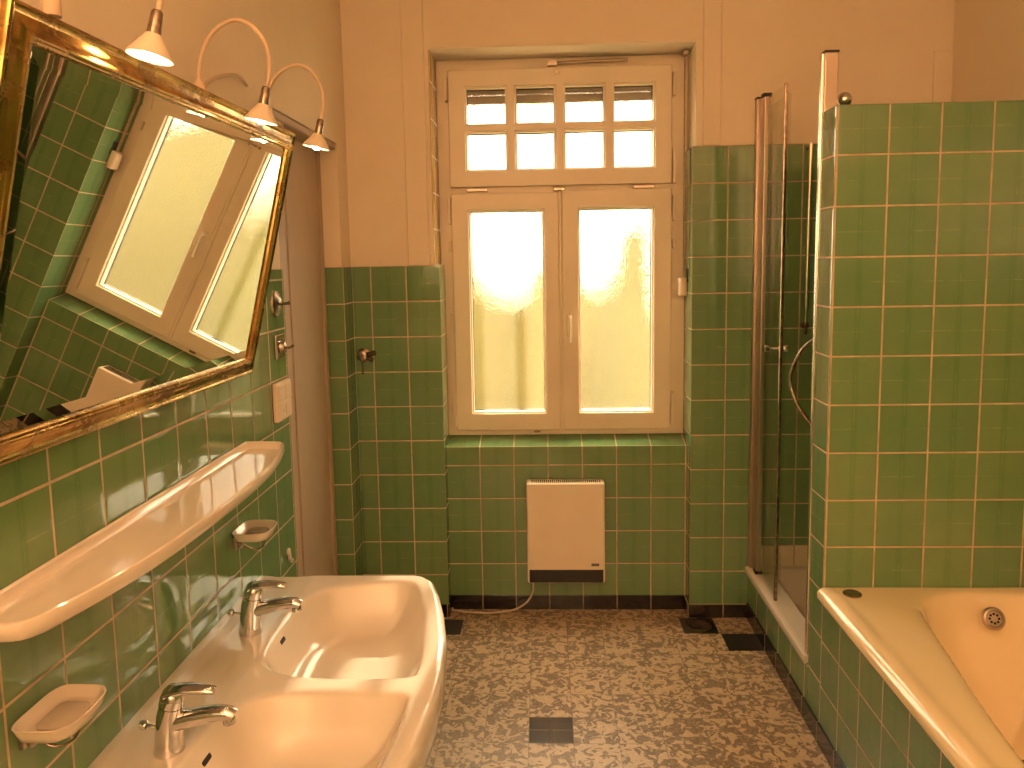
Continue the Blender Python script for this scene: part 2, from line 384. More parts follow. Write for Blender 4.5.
# tiled sill, sloping up to the frame
vs = [bm.verts.new(q) for q in ((WX0, .083, .753), (WX1, .083, .753), (WX1, .26, .800), (WX0, .26, .800), (WX0, .083, .70), (WX1, .083, .70), (WX1, .26, .70), (WX0, .26, .70))]
for q in ((0, 1, 2, 3), (4, 7, 6, 5), (0, 4, 5, 1), (3, 2, 6, 7), (0, 3, 7, 4), (1, 5, 6, 2)): bm.faces.new([vs[i] for i in q]).material_index = 2
struct(link('wall_back', bm, [M['plaster'], M['t_pl'], M['t_pw'], M['t_pr'], M['reveal'], M['t_reveal_lit']]))
bm = B(); box(bm, .008, -.008, 0, WX0, 0, .058); box(bm, WX0, -.004, 0, WX0+.004, .083, .06)
box(bm, WX0, .075, 0, WX1, .083, .065); box(bm, WX1-.008, -.004, 0, WX1, .083, .062); box(bm, WX1-.008, -.008, 0, 1.687, 0, .058)
struct(link('baseboard_back', bm, M['t_black'], bevel=.001))
# raised plaster strips beside and over the recess
for k, (a_, b_, z0) in enumerate(((.243, .335, 1.563), (1.479, 1.552, 2.034))):
    bm = B(); box(bm, a_, -.004, z0, b_, .006, H); struct(link('trim_%d' % (k+1), bm, M['plaster'], bevel=.004, seg=3))
bm = B(); box(bm, .335, 0, WZ1+.004, 1.479, .006, H); struct(link('trim_3', bm, M['plaster'], bevel=.003))
# right side
bm = B(); box(bm, XR, YR, 0, XR+.2, .40, H, 0); box(bm, XR-.006, YR, 0, XR, 0, 2.034, 1)
M['t_rw'] = tile('green_tiles_right_wall', 0, -.91, 2.0259)
struct(link('wall_right', bm, [M['plaster'], M['t_rw']]))
bm = B(); box(bm, 2.40, -.004, 2.034, XR, .006, 2.385); struct(link('trim_4', bm, M['plaster'], bevel=.004))
bm = B(); box(bm, -.3, YR-.1, 0, XR+.2, YR, H); struct(link('wall_rear', bm, M['plaster']))
# partition between shower and bath
AX = 1.694
bm = B(); box(bm, AX, -.91, 0, XR-.006, -.79, 2.0205, 0)
struct(link('wall_partition', bm, [M['t_pq']], bevel=.0025))
# white tile course above the shower tray
bm = B(); box(bm, 1.71, -.007, .19, XR-.006, 0, .328); struct(link('trim_5', bm, M['t_white'], bevel=.001))
# tiled aprons
bm = B(); box(bm, AX, -.79, 0, AX+.010, -.001, .204); box(bm, AX, -2.95, 0, AX+.010, -.91, .497)
struct(link('wall_apron', bm, M['t_ap']))
bm = B(); box(bm, AX-.008, -2.95, 0, AX, -.008, .07); struct(link('baseboard_right', bm, M['t_black'], bevel=.001))
# door in the niche
D = bpy.data.objects.new('door_1', None); COL.objects.link(D); struct(D)
bm = B(); box(bm, -.20, -.70, 0, -.082, DY1-.008, 2.03)
part('door_panel', bm, M['door'], D, bevel=.003)
bm = B(); box(bm, -.16, DY0+.004, 0, -.012, -.800, 2.03); box(bm, -.16, -.800, 0, -.090, -.70, 2.03)
part('door_casing', bm, M['door'], D, bevel=.004)
bm = B(); box(bm, -.02, -.812, 0, -.006, -.800, 2.03); part('casing_bead', bm, M['door'], D, bevel=.003)
bm = B(); box(bm, -.2, DY1-.045, 0, -.074, DY1-.006, 2.03)
part('door_stop', bm, M['door'], D, bevel=.003)
bm = B(); box(bm, -.2, DY0, 2.03, -.010, DY1-.006, DZ); part('door_head', bm, M['door'], D, bevel=.006)

# ------------------------------------------------------------------ window
Wn = bpy.data.objects.new('window_1', None); COL.objects.link(Wn); Wn.location = (.9075, .2, .785); struct(Wn)
FZ0, FZ1 = .785, 2.447
bm = B(); lattice(bm, UX0+.001, FZ0, UX1-.001, FZ1, [(.45, .86, 1.34, 1.83), (.45, 1.94, 1.34, 2.36)], .186, .25)
part('window_frame', bm, M['white'], Wn, bevel=.003)
def sash(name, x0, z0, x1, z1, holes, y0=.160):
    bm = B(); lattice(bm, x0, z0, x1, z1, holes, y0, .232)
    s_ = part(name, bm, M['white'], Wn, bevel=.004, seg=3)
    bm = B()      # slanted glazing beads round every opening
    for h in holes:
        for (ax0, az0, ax1, az1) in ((h[0], h[1], h[2], h[1]+.007), (h[0], h[3]-.007, h[2], h[3]), (h[0], h[1]+.007, h[0]+.007, h[3]-.007), (h[2]-.007, h[1]+.007, h[2], h[3]-.007)):
            box(bm, ax0, y0+.013, az0, ax1, .205, az1)
    part('glazing_bead', bm, M['white'], s_, bevel=.002)
    for h in holes:
        bm = B(); box(bm, h[0], .205, h[1], h[2], .211, h[3], 1)
        bm.faces.ensure_lookup_table()
        for f_ in bm.faces:
            f_.normal_update()
            if all(abs(v_.co.y-.205) < 1e-5 for v_ in f_.verts): f_.material_index = 0
        p_ = part('pane', bm, [M['frost'], M['clear']], s_)
    bm = B()      # black seal on the outside edge of the glass
    for h in holes:
        for (ax0, az0, ax1, az1) in ((h[0], h[1], h[2], h[1]+.010), (h[0], h[3]-.010, h[2], h[3]), (h[0], h[1], h[0]+.009, h[3]), (h[2]-.009, h[1], h[2], h[3])):
            box(bm, ax0, .2115, az0, ax1, .219, az1)
    part('glass_seal', bm, M['dark'], s_)
    return s_
tx = [(.483, .666), (.701, .878), (.914, 1.092), (1.126, 1.308)]; tz = [(1.970, 2.140), (2.166, 2.330)]
top = sash('transom_sash', .411, 1.901, 1.379, 2.400, [(a_, c_, b_, d_) for a_, b_ in tx for c_, d_ in tz])
ls = sash('casement_sash', .414, .812, .8855, 1.873, [(.488, .889, .823, 1.801)])
rs = sash('casement_sash', .8995, .812, 1.379, 1.879, [(.973, .889, 1.303, 1.803)])
bm = B(); box(bm, .8855, .158, .815, .8995, .175, 1.872); part('meeting_strip', bm, M['white'], Wn, bevel=.004)
# handle on the right casement
bm = B(); box(bm, .918, .152, 1.235, .942, .160, 1.345); h_ = part('handle_plate', bm, M['white'], rs, bevel=.004)
bm = B(); tube(bm, spline([(.930, .155, 1.325), (.930, .128, 1.325), (.930, .118, 1.312), (.930, .117, 1.28), (.930, .120, 1.215)], 5), [(.008, .008)]*8+[(.009, .006)]*13, 12, up=(1, 0, 0))
part('handle_lever', bm, M['white'], rs, smooth_=True)
# hinge covers
def hinge(x, z0, z1, owner):
    bm = B(); box(bm, x-.007, .158, z0, x+.007, .186, z1); part('hinge_cover', bm, M['white'], owner, bevel=.004)
for z0, z1 in ((2.27, 2.37), ): hinge(.402, z0, z1, top); hinge(1.390, z0, z1, top)
hinge(1.390, 1.90, 2.05, top); hinge(.404, 1.74, 1.86, ls); hinge(.404, 1.62, 1.67, ls); hinge(1.390, 1.74, 1.85, rs); hinge(1.390, 1.62, 1.66, rs)
hinge(.408, .83, .95, ls); hinge(1.389, .83, .98, rs); hinge(.406, 1.30, 1.35, ls)
for xa in (.53, 1.26):
    bm = B(); box(bm, xa-.045, .168, 1.881, xa+.045, .19, 1.896); part('transom_catch', bm, M['satin'], Wn, bevel=.002)
bm = B(); box(bm, .865, .160, 1.878, .915, .19, 1.892); part('centre_latch', bm, M['oldchrome'], Wn, bevel=.002)
bm = B(); box(bm, .765, .176, .797, .795, .19, .806); part('drain_cap', bm, M['oldchrome'], Wn, bevel=.002)
bm = B(); tube(bm, [(.87, .165, 2.418), (1.19, .165, 2.426)], .007, 10); box(bm, .845, .155, 2.408, .885, .186, 2.428)
part('transom_stay', bm, M['satin'], Wn, bevel=.001)
bm = B(); lathe(bm, [(.012, 0), (.014, .006), (.006, .01)], (.885, .160, 2.383), (0, -1, 0)); part('stay_knob', bm, M['white'], Wn, smooth_=True)
# roller shutter pulled almost all the way up outside
bm = B()
for k in range(4): box(bm, .42, .262, 2.270+.04*k, 1.40, .276, 2.3085+.04*k)
part('shutter_curtain', bm, M['shutter'], Wn, bevel=.004)
# strap that works the shutter, and its winder
t_ = thing('shutter_strap', 'woven roller shutter strap hanging down the right window reveal to a winder', 'strap', (1.43, .13, 1.4))
bm = B(); box(bm, 1.425, .118, 1.49, 1.4275, .136, 2.440); part('strap_band', bm, M['strap'], t_)
bm = B(); box(bm, 1.417, .105, 2.425, 1.439, .148, 2.444); part('strap_guide', bm, M['satin'], t_, bevel=.003)
bm = B(); prism(bm, [(1.405, .112), (1.411, .10), (1.425, .098), (1.438, .102), (1.438, .155), (1.425, .158), (1.411, .155), (1.405, .145)], 1.41, 1.49)
part('winder_case', bm, M['plastic'], t_, bevel=.006, seg=3)
bm = B(); box(bm, 1.436, .10, 1.47, 1.4395, .13, 1.53); part('strap_slot', bm, M['black'], t_)

# outside: lawn, hedge and shrubs, a pale house further off
bm = B(); box(bm, -14, .6, -1.3, 16, 30, -1.2); struct(link('ground', bm, M['lawn']))
def blob(bm, c, s_, seed, sub=4, amp=.16):
    g = B(); bmesh.ops.create_icosphere(g, subdivisions=sub, radius=1)
    rnd = np.random.RandomState(seed); D_ = rnd.randn(40, 3); D_ /= np.linalg.norm(D_, axis=1)[:, None]; ph = rnd.rand(40)*6
    for v_ in g.verts:
        p_ = np.array(v_.co); k = 1+amp*np.mean(np.sin(7*(D_@p_)+ph))*4
        v_.co = Vector((c[0]+p_[0]*s_[0]*k, c[1]+p_[1]*s_[1]*k, c[2]+p_[2]*s_[2]*k))
    me = bpy.data.meshes.new('t'); g.to_mesh(me); g.free(); bm.from_mesh(me); bpy.data.meshes.remove(me)
bm = B(); blob(bm, (1.52, 3.4, .1), (.30, .35, 1.75), 3)
tag(link('garden_shrub', bm, M['shrub'], smooth_=True, angle=180), 'green columnar shrub outside, a blurred green streak in the right casement glass', 'shrub', kind='stuff')
for x, w_, lab in ((.77, .066, 'slim trunk added outside to split the sun patch, a grey streak at the right edge of the left casement glass'), (1.005, .022, 'thin stem added outside to split the sun patch, behind the middle post of the window')):
    bm = B(); tube(bm, spline([(x, 2.5, -1.25), (x+.01, 2.5, 0), (x, 2.5, 1.5), (x+.01, 2.5, 3.2), (x+.03, 2.5, 5.)], 6), w_, 12)
    tag(link('sun_blocker_trunk', bm, M['bark'], smooth_=True), lab, 'tree')  # stems added outside to cut the sun patch on the basin into strips
bm = B()
for k in range(9): blob(bm, (-5+1.5*k, 7.5+.3*math.sin(k*2), -.3), (1.2, .8, 1.75+.5*math.sin(k*2.3)), 20+k, 3)
tag(link('garden_hedge', bm, M['leaf'], smooth_=True, angle=180), 'low hedge outside, a blurred yellow green band in the lower window glass', 'hedge', kind='stuff')

# ------------------------------------------------------------------ wall heater
t_ = thing('wall_heater', 'white flat electric convector heater on the green tiles under the window', 'heater', (.903, .083, .14))
bm = B(); box(bm, .730, .003, .153, 1.072, .083, .606); part('heater_body', bm, M['enamel'], t_, bevel=.007, seg=3)
bm = B(); box(bm, .738, -.0005, .158, 1.064, .004, .216); part('lower_vent', bm, M['black'], t_, bevel=.001)
bm = B()
for k in range(34): box(bm, .752+.009*k, .018, .6055, .757+.009*k, .062, .6085)
part('top_grille', bm, M['oldchrome'], t_)
bm = B(); box(bm, 1.012, .0015, .233, 1.045, .0035, .244); bd = part('rating_label', bm, M['black'], t_)
bm = B()
for k in range(4): box(bm, 1.0155+.0068*k, .0008, .2365, 1.020+.0068*k, .0016, .2405)
part('label_mark', bm, M['satin'], bd)
bm = B(); tube(bm, spline([(.752, .045, .15), (.750, .04, .10), (.725, .035, .055), (.67, .028, .022), (.58, .020, .010), (.48, .022, .010), (.40, .035, .012), (.384, .055, .014)], 6), .0045, 8)
part('power_cable', bm, M['cable'], t_, smooth_=True)

# ------------------------------------------------------------------ pipe valve on the left pier
t_ = thing('wall_valve', 'small aged chrome stop valve on green tiles left of the window', 'valve', (.038, 0, 1.18))
bm = B(); lathe(bm, [(.031, 0), (.031, .004), (.022, .012), (.018, .013), (.017, .032), (.021, .034), (.021, .044), (.010, .046)], (.037, 0, 1.183), (0, -1, 0)); part('valve_rosette', bm, M['oldchrome'], t_, smooth_=True)
bm = B(); lathe(bm, [(.009, 0), (.009, .028), (.012, .03), (.012, .038)], (.055, -.02, 1.189), (1, -.2, .15)); lathe(bm, [(.008, 0), (.008, .02), (.011, .022), (.011, .03)], (.052, -.02, 1.172), (1, -.2, -.3)); part('valve_handle', bm, M['oldchrome'], t_, smooth_=True)
bm = B(); tube(bm, [(.036, -.03, 1.17), (.036, -.032, 1.14), (.037, -.030, 1.105)], [.006, .0045, .0055], 10); part('valve_stem', bm, M['oldchrome'], t_, smooth_=True)

# ------------------------------------------------------------------ mirror
TL = math.radians(13.5); MY = .016; ma = Vector((MY, 1, 0)); mu = Vector((math.sin(TL), 0, math.cos(TL))); mn = ma.cross(mu).normalized(); O = Vector((.006, 0, 1.293))
A0, A1, MH = -2.372, -1.295, .640
def mp(a_, b_, h): return O+Vector((MY*(a_-A0), a_, 0))+mu*b_+mn*h
t_ = thing('wall_mirror', 'large tilted mirror in an aged brass frame leaning out from the left wall', 'mirror', mp((A0+A1)/2, 0, 0))
prof = [(0, 0), (0, .008), (.002, .0115), (.006, .013), (.010, .0118), (.013, .0095), (.017, .0085), (.026, .0105), (.035, .0140), (.041, .0172), (.0445, .0182), (.0475, .0178), (.049, .0160), (.0515, .0162), (.054, .0155), (.056, .0135), (.0575, .0095), (.0575, .004), (.05, 0)]
bm = B(); rows = []
for w, h in prof:
    w *= .82; rows.append([mp(A0+w, w, h), mp(A1-w, w, h), mp(A1-w, MH-w, h), mp(A0+w, MH-w, h)])
loft(bm, rows, closed=True, cap=False)
part('mirror_frame', bm, M['brass'], t_, smooth_=True, angle=28)
bm = B(); w0, w1 = .045, .071
def rect(w, h): return [bm.verts.new(mp(a_, b_, h)) for a_, b_ in ((A0+w, w), (A1-w, w), (A1-w, MH-w), (A0+w, MH-w))]
ra, rb, rc, rd = rect(w0, .0078), rect(w1, .0098), rect(w0, .004), rect(w0+.002, .004)
bm.faces.new(rb)
for i in range(4):
    j = (i+1) % 4
    bm.faces.new((ra[i], ra[j], rb[j], rb[i])); bm.faces.new((rc[i], rc[j], ra[j], ra[i]))
bm.faces.new(rc[::-1])
for v_ in rd: bm.verts.remove(v_)
part('mirror_glass', bm, M['mirror'], t_)
for a_ in (-2.05, -1.55):
    bm = B(); tube(bm, [mp(a_, MH-.03, -.002), Vector((.0, a_, O.z+MH-.05))], .004, 8)
    part('hanging_hook', bm, M['oldchrome'], t_)

# ------------------------------------------------------------------ three swan-neck lamps on the mirror's top edge
def lamp(Y, label, dx=0, dz=0, rot=0.):
    ca, sa = math.cos(rot), math.sin(rot)
    L = thing('mirror_lamp', label, 'lamp', (.101+dx, Y, 1.93+dz), 'swan neck lamps over the mirror')
    q = lambda x, z: (.101+dx+(x-.101)*ca, Y+(x-.101)*sa, z+dz)
    bm = B(); lathe(bm, [(.013, 0), (.013, .028), (.008, .034), (.006, .04)], q(.101, 1.925), (0, 0, 1)); part('lamp_base', bm, M['cream'], L, smooth_=True)
    bm = B(); tube(bm, spline([q(.101, 1.96), q(.103, 1.99), q(.113, 2.025), q(.139, 2.062), q(.178, 2.083), q(.214, 2.074), q(.239, 2.046), q(.2515, 2.011), q(.2495, 1.971), q(.2415, 1.94)], 7), .0046, 10, up=(-sa, ca, 0)); part('lamp_arm', bm, M['cream'], L, smooth_=True)
    ax = Vector((-.22*ca, -.22*sa, -1)).normalized()
    c = Vector(q(.243, 1.948))
    bm = B(); lathe(bm, [(.0060, 0), (.0085, .003), (.0105, .032), (.0112, .040), (.0095, .042)], c, ax); part('lamp_socket', bm, M['oldchrome'], L, smooth_=True)
    bm = B(); lathe(bm, [(.0115, .037), (.014, .041), (.034, .070), (.035, .073), (.0335, .073), (.0125, .043), (.0115, .0385)], c, ax, 28, cap=False); part('lamp_shade', bm, M['shade'], L, smooth_=True)
    bm = B(); lathe(bm, [(.0005, .042), (.008, .044), (.011, .056), (.012, .066), (.009, .075), (.0005, .079)], c, ax, 16); part('lamp_bulb', bm, M['bulb'], L, smooth_=True)
    return L
lamp(-1.315, 'farthest of the three swan neck lamps, hanging past the mirror corner by the doorway', .012, -.004)
lamp(-1.68, 'middle of the three swan neck lamps on the mirror top edge', 0, 0)
lamp(-2.19, 'nearest of the three swan neck lamps, its arm cut off by the picture top', .005, .018, math.radians(25))
bm = B(); tube(bm, spline([(.098, -1.662, 1.935), (.098, -1.650, 1.957), (.085, -1.596, 1.979), (.06, -1.494, 2.011), (.035, -1.363, 2.047), (.014, -1.235, 2.076), (.006, -1.175, 2.081), (.0005, -1.125, 2.074)], 6), [.0055]*31+[.004]*12, 8)
tag(link('lamp_cable', bm, M['cream'], smooth_=True), 'cream lamp cable bent from the mirror top into the plaster wall', 'cable')

# ------------------------------------------------------------------ ceramic shelf
def rounded_ring(pts, k=.35, n=5):
    """closed outline with every corner rounded"""
    out = []; K = len(pts)
    for i in range(K):
        p0, p1, p2 = (Vector((*pts[(i+j) % K], 0)) for j in (-1, 0, 1)); a_ = p1.lerp(p0, k); b_ = p1.lerp(p2, k)
        for q in range(n+1):
            t_ = q/n; v_ = a_*(1-t_)**2+p1*2*t_*(1-t_)+b_*t_*t_; out.append((v_.x, v_.y))
    return out
def rounded(pts, n=6):
    P_ = spline([(*q, 0) for q in pts], n); return [(v_.x, v_.y) for v_ in P_]
SY0, SY1 = -2.385, -1.290
half = [(0., 0.), (.09, .004), (.114, .02), (.128, .06), (.150, .16), (.168, .30), (.176, .5475)]
ctrl = [(x, SY1-y) for x, y in half]+[(x, SY0+y) for x, y in half[:-1][::-1]]
out_ = rounded(ctrl, 5)
def shrink(pts, d_):   # inner rim outline: scale about the shelf's middle
    cy = (SY0+SY1)/2; hy = (SY1-SY0)/2; xm = .0885
    return [(xm+(x-xm)*(1-d_/.0885), cy+(y-cy)*(1-d_/hy)) for x, y in pts]
bm = B()
zt, zf, zb = 1.104, 1.086, 1.074
rings_ = []
for o_, z in ((shrink(out_, .030), zb), (shrink(out_, .012), zb), (shrink(out_, .004), zb+.004), (out_, zb+.012), (out_, zt-.006), (shrink(out_, .002), zt-.0015), (shrink(out_, .006), zt), (shrink(out_, .010), zt-.003), (shrink(out_, .0125), zf+.005), (shrink(out_, .017), zf)):
    rings_.append([Vector((max(x, .0005), y, z)) for x, y in o_])
loft(bm, rings_)
tag(link('bathroom_shelf', bm, M['shelfmat'], smooth_=True, angle=35), 'long white ceramic shelf on the tiles below the mirror', 'shelf')

# ------------------------------------------------------------------ soap dishes
def soap_dish(Y0, Y1, z, label, padcol, pad):
    t_ = thing('soap_dish', label, 'soap dish', (0, (Y0+Y1)/2, z-.04), 'soap dishes')
    yc = (Y0+Y1)/2; hy = (Y1-Y0)/2
    base = rounded_ring([(.001, -hy), (.078, -hy), (.0965, -hy+.022), (.100, 0), (.0965, hy-.022), (.078, hy), (.001, hy)], .30)
    def o_(d_): return [(.05+(x-.05)*(1-d_/.05), yc+y*(1-d_/hy)) for x, y in base]
    bm = B(); R_ = []
    for d_, h in ((.014, -.024), (.008, -.022), (.004, -.012), (.0, 0.), (.002, .001), (.004, 0), (.010, -.014), (.018, -.017)):
        R_.append([Vector((max(x, .001), y, z+h)) for x, y in o_(d_)])
    loft(bm, R_); dish = part('dish_tray', bm, M['shelfmat'], t_, smooth_=True, angle=50)
    bm = B(); R_ = [[Vector((.052+(x-.05)*k, yc+(y-yc)*k, z-.0168+h)) for x, y in o_(0)] for k, h in ((.56, 0), (.58, .004), (.52, .0065))]
    loft(bm, R_); part(pad, bm, padcol, t_, smooth_=True, angle=50)
    bm = B(); tube(bm, spline([(.002, yc-.028, z-.03), (.02, yc-.028, z-.034), (.05, yc-.025, z-.05), (.066, yc, z-.052), (.062, yc+.02, z-.036), (.04, yc+.03, z-.025)], 5), .0022, 8); part('wire_holder', bm, M['oldchrome'], t_, smooth_=True)
    bm = B(); box(bm, 0, yc-.036, z-.05, .007, yc-.02, z-.02); lathe(bm, [(.006, 0), (.008, .006), (.007, .012), (.003, .015)], (.012, yc-.03, z-.036), (1, -.3, -.3)); part('wall_bracket', bm, M['satin'], t_, bevel=.001)
M['soapold'] = pbr('dried_soap_pad', (.34, .27, .13), .5, var=.25, nscale=40)
M['soappad'] = pbr('clear_soap_pad', (.62, .53, .42), .15, var=.05, nscale=20)
soap_dish(-1.432, -1.312, .890, 'white soap dish with dark soap pad, by the far tap', M['soapold'], 'soap_pad')
soap_dish(-2.287, -2.150, .890, 'white soap dish with pale clear pad, below the near shelf end', M['soappad'], 'soap_pad')

# ------------------------------------------------------------------ switch, hooks on the left wall
t_ = thing('light_switch', 'beige double switch and socket plate on tiles beside the doorway', 'switch', (0, -.985, 1.163))
bm = B(); box(bm, 0, -1.055, 1.103, .016, -.925, 1.222); pl = part('switch_plate', bm, M['plastic'], t_, bevel=.005, seg=3)
for ya in (-1.047, -.989):
    bm = B(); box(bm, .0155, ya, 1.166, .0195, ya+.056, 1.214); part('switch_rocker', bm, M['plastic'], pl, bevel=.003)
bm = B(); box(bm, .0155, -1.047, 1.110, .018, -.933, 1.160); sk = part('socket_cover', bm, M['plastic'], pl, bevel=.003)
for q in ((-.99, 1.120, -.984, 1.150), (-1.02, 1.133, -1.004, 1.137)):
    bm = B(); box(bm, .018, q[0], q[1], .0184, q[2], q[3]); part('cover_line', bm, M['cable'], sk)
t_ = thing('robe_hook', 'round aged chrome hook on tiles, above the square one', 'hook', (0, -.985, 1.459))
bm = B(); lathe(bm, [(.042, 0), (.040, .006), (.022, .014), (.012, .018)], (0, -.985, 1.459), (1, 0, 0)); part('hook_rosette', bm, M['oldchrome'], t_, smooth_=True)
bm = B(); tube(bm, [(.014, -.985, 1.459), (.028, -.985, 1.459), (.040, -.985, 1.460), (.045, -.985, 1.463)], [.006, .004, .0055, .006], 10); part('hook_peg', bm, M['oldchrome'], t_, smooth_=True)
t_ = thing('robe_hook', 'square chrome hook on tiles, just above the switch plate', 'hook', (0, -.985, 1.328))
bm = B(); box(bm, 0, -1.025, 1.290, .012, -.945, 1.366); part('hook_plate', bm, M['chrome'], t_, bevel=.005, seg=3)
bm = B(); lathe(bm, [(.02, 0), (.016, .012), (.006, .016)], (.012, -.985, 1.326), (1, 0, 0)); tube(bm, [(.02, -.985, 1.324), (.034, -.985, 1.324), (.046, -.985, 1.328), (.049, -.985, 1.333)], [.005, .004, .0045, .004], 10); part('hook_peg', bm, M['oldchrome'], t_, smooth_=True)
t_ = thing('towel_hook', 'small white plastic hook low on tiles beside the doorway', 'hook', (0, -.985, .655))
bm = B(); lathe(bm, [(.012, 0), (.012, .004), (.007, .007)], (0, -.985, .676), (1, 0, 0)); part('hook_rosette', bm, M['ceramic'], t_, smooth_=True)
bm = B(); tube(bm, spline([(.004, -.985, .673), (.006, -.989, .658), (.010, -.996, .650), (.016, -1.002, .653), (.018, -1.003, .660)], 5), .0055, 10, up=(0, 1, 0)); part('hook_peg', bm, M['ceramic'], t_, smooth_=True)

# ------------------------------------------------------------------ double washbasin
def smooth_closed(pts, n=8):
    P_ = [Vector((x, y, 0)) for x, y in pts]; K = len(P_); out = []
    for i in range(K):
        p0, p1, p2, p3 = P_[(i-1) % K], P_[i], P_[(i+1) % K], P_[(i+2) % K]
        for k in range(n):
            s_ = k/n; v_ = .5*((2*p1)+(p2-p0)*s_+(2*p0-5*p1+4*p2-p3)*s_*s_+(3*p1-p0-3*p2+p3)*s_**3); out.append((v_.x, v_.y))
    return np.array(out)
def sdf(P_, poly):
    """signed distance, positive inside"""
    A_ = poly; Bp = np.roll(poly, -1, 0); d2 = np.full(len(P_), 1e9); ins = np.zeros(len(P_), bool)
    for a_, b_ in zip(A_, Bp):
        e = b_-a_; w = P_-a_; tt = np.clip((w@e)/(e@e+1e-12), 0, 1); q = w-tt[:, None]*e; d2 = np.minimum(d2, (q*q).sum(1))
        c1 = (a_[1] <= P_[:, 1]) != (b_[1] <= P_[:, 1])
        with np.errstate(divide='ignore', invalid='ignore'): xi = a_[0]+(P_[:, 1]-a_[1])/(b_[1]-a_[1])*(b_[0]-a_[0])
        ins ^= c1 & (P_[:, 0] < xi)
    return np.where(ins, 1, -1)*np.sqrt(d2)
def surface(bm, xf, xb, ys, nu, hfun, skirt, cap=True):
    """top surface grid between back edge xb(y) and front edge xf(y), plus a skirt of offsets round front and ends"""
    G = []; P_ = []
    for y in ys:
        for k in range(nu+1):
            s_ = k/nu; P_.append((xb(y)+(xf(y)-xb(y))*s_, y))
    P_ = np.array(P_); Z = hfun(P_)
    for i in range(len(ys)):
        G.append([bm.verts.new((P_[i*(nu+1)+k][0], P_[i*(nu+1)+k][1], Z[i*(nu+1)+k])) for k in range(nu+1)])
    for i in range(len(ys)-1):
        for k in range(nu): bm.faces.new((G[i][k], G[i][k+1], G[i+1][k+1], G[i+1][k]))
    loop = G[0][:]+[g[-1] for g in G[1:]]+G[-1][::-1][1:]+[g[0] for g in G[::-1][1:-1]]
    c = np.array([v_.co[:] for v_ in loop]); nrm = np.roll(c, -1, 0)-np.roll(c, 1, 0)
    N_ = np.stack([nrm[:, 1], -nrm[:, 0]], 1); N_ /= np.linalg.norm(N_, axis=1)[:, None]+1e-9
    if ys[0] < ys[-1]: pass
    prev = loop
    for off, dz in skirt:
        nx = []
        for q, n_ in zip(c, N_):
            sgn = 1; nx.append(bm.verts.new((max(q[0]+n_[0]*off, .0005) if q[0] < .9 else max(q[0]+n_[0]*off, 0), q[1]+n_[1]*off, q[2]+dz)))
        for i in range(len(loop)):
            j = (i+1) % len(loop); bm.faces.new((prev[i], prev[j], nx[j], nx[i]))
        prev = nx
    if cap: bm.faces.new(prev)
DZK = .700
front = [(-1.2225, .395), (-1.228, .44), (-1.242, .474), (-1.27, .499), (-1.346, .5235), (-1.45, .5475), (-1.6, .574), (-1.75, .587), (-1.815, .588)]
front = front+[(-3.63-y, x) for y, x in front[:-1][::-1]]
fy = np.array([q[0] for q in front])[::-1]; fx = np.array([q[1] for q in front])[::-1]
xfb = lambda y: float(np.interp(y, fy, fx))
bowlA = smooth_closed([(.177, -1.70), (.163, -1.62), (.159, -1.463), (.184, -1.38), (.231, -1.315), (.329, -1.278), (.42, -1.270), (.463, -1.301), (.493, -1.397), (.516, -1.508), (.536, -1.66), (.537, -1.745), (.52, -1.774), (.439, -1.783), (.351, -1.783), (.271, -1.774), (.215, -1.748)])
bowlB = bowlA.copy(); bowlB[:, 1] = -3.620-bowlB[:, 1]; bowlB = bowlB[::-1]
def hb(P_):
    z = np.full(len(P_), DZK)
    z += -.004*np.clip((.16-P_[:, 0])/.05, 0, 1)*np.clip((P_[:, 0]-.02)/.03, 0, 1)     # shallow tap deck behind a back ledge
    for poly, D_ in ((bowlA, .108), (bowlB, .108)):
        d_ = sdf(P_, poly)
        z -= .004*np.exp(-np.clip(-d_, 0, 1)/.006)*(d_ <= 0)
        q = np.clip(d_, 0, .125)/.125; q = q*q/(q+.045)/(1/1.045)
        z = np.where(d_ > 0, z-.004-D_*(1-(1-q)**2.6), z)
    ed = np.minimum(np.array([xfb(y) for y in P_[:, 1]])-P_[:, 0], np.minimum(P_[:, 1]+2.4075, -1.2225-P_[:, 1]))
    z -= .008*(1-np.clip(ed/.014, 0, 1))**2
    return z
ys = np.concatenate([np.linspace(-2.4075, -2.36, 18)[:-1], np.linspace(-2.36, -1.27, 300), np.linspace(-1.27, -1.2225, 18)[1:]])
bm = B(); surface(bm, xfb, lambda y: .0005, ys, 170, hb, [(.004, -.006), (.006, -.02), (.004, -.05), (-.004, -.085), (-.03, -.125), (-.08, -.165), (-.14, -.19)])
t_ = thing('double_washbasin', 'white double washbasin with two bowls on the left wall', 'washbasin', (0, -1.815, .5))
bod = part('basin_body', bm, M['ceramic'], t_, smooth_=True, angle=60)
for xb_, yb, zb_ in ((.1742, -1.566, .6726), (.1806, -2.015, .6660)):
    bm = B(); R_ = []; nn_ = Vector((.88, 0, .475)).normalized()
    for s_, h in ((1, -.004), (1, .0008), (.8, .0014)): R_.append(ring(Vector((xb_, yb, zb_))+nn_*h, nn_, (0, 0, 1), .016*s_, .0050*s_, 24, 7.))
    loft(bm, R_); part('overflow_slot', bm, M['dark'], bod)

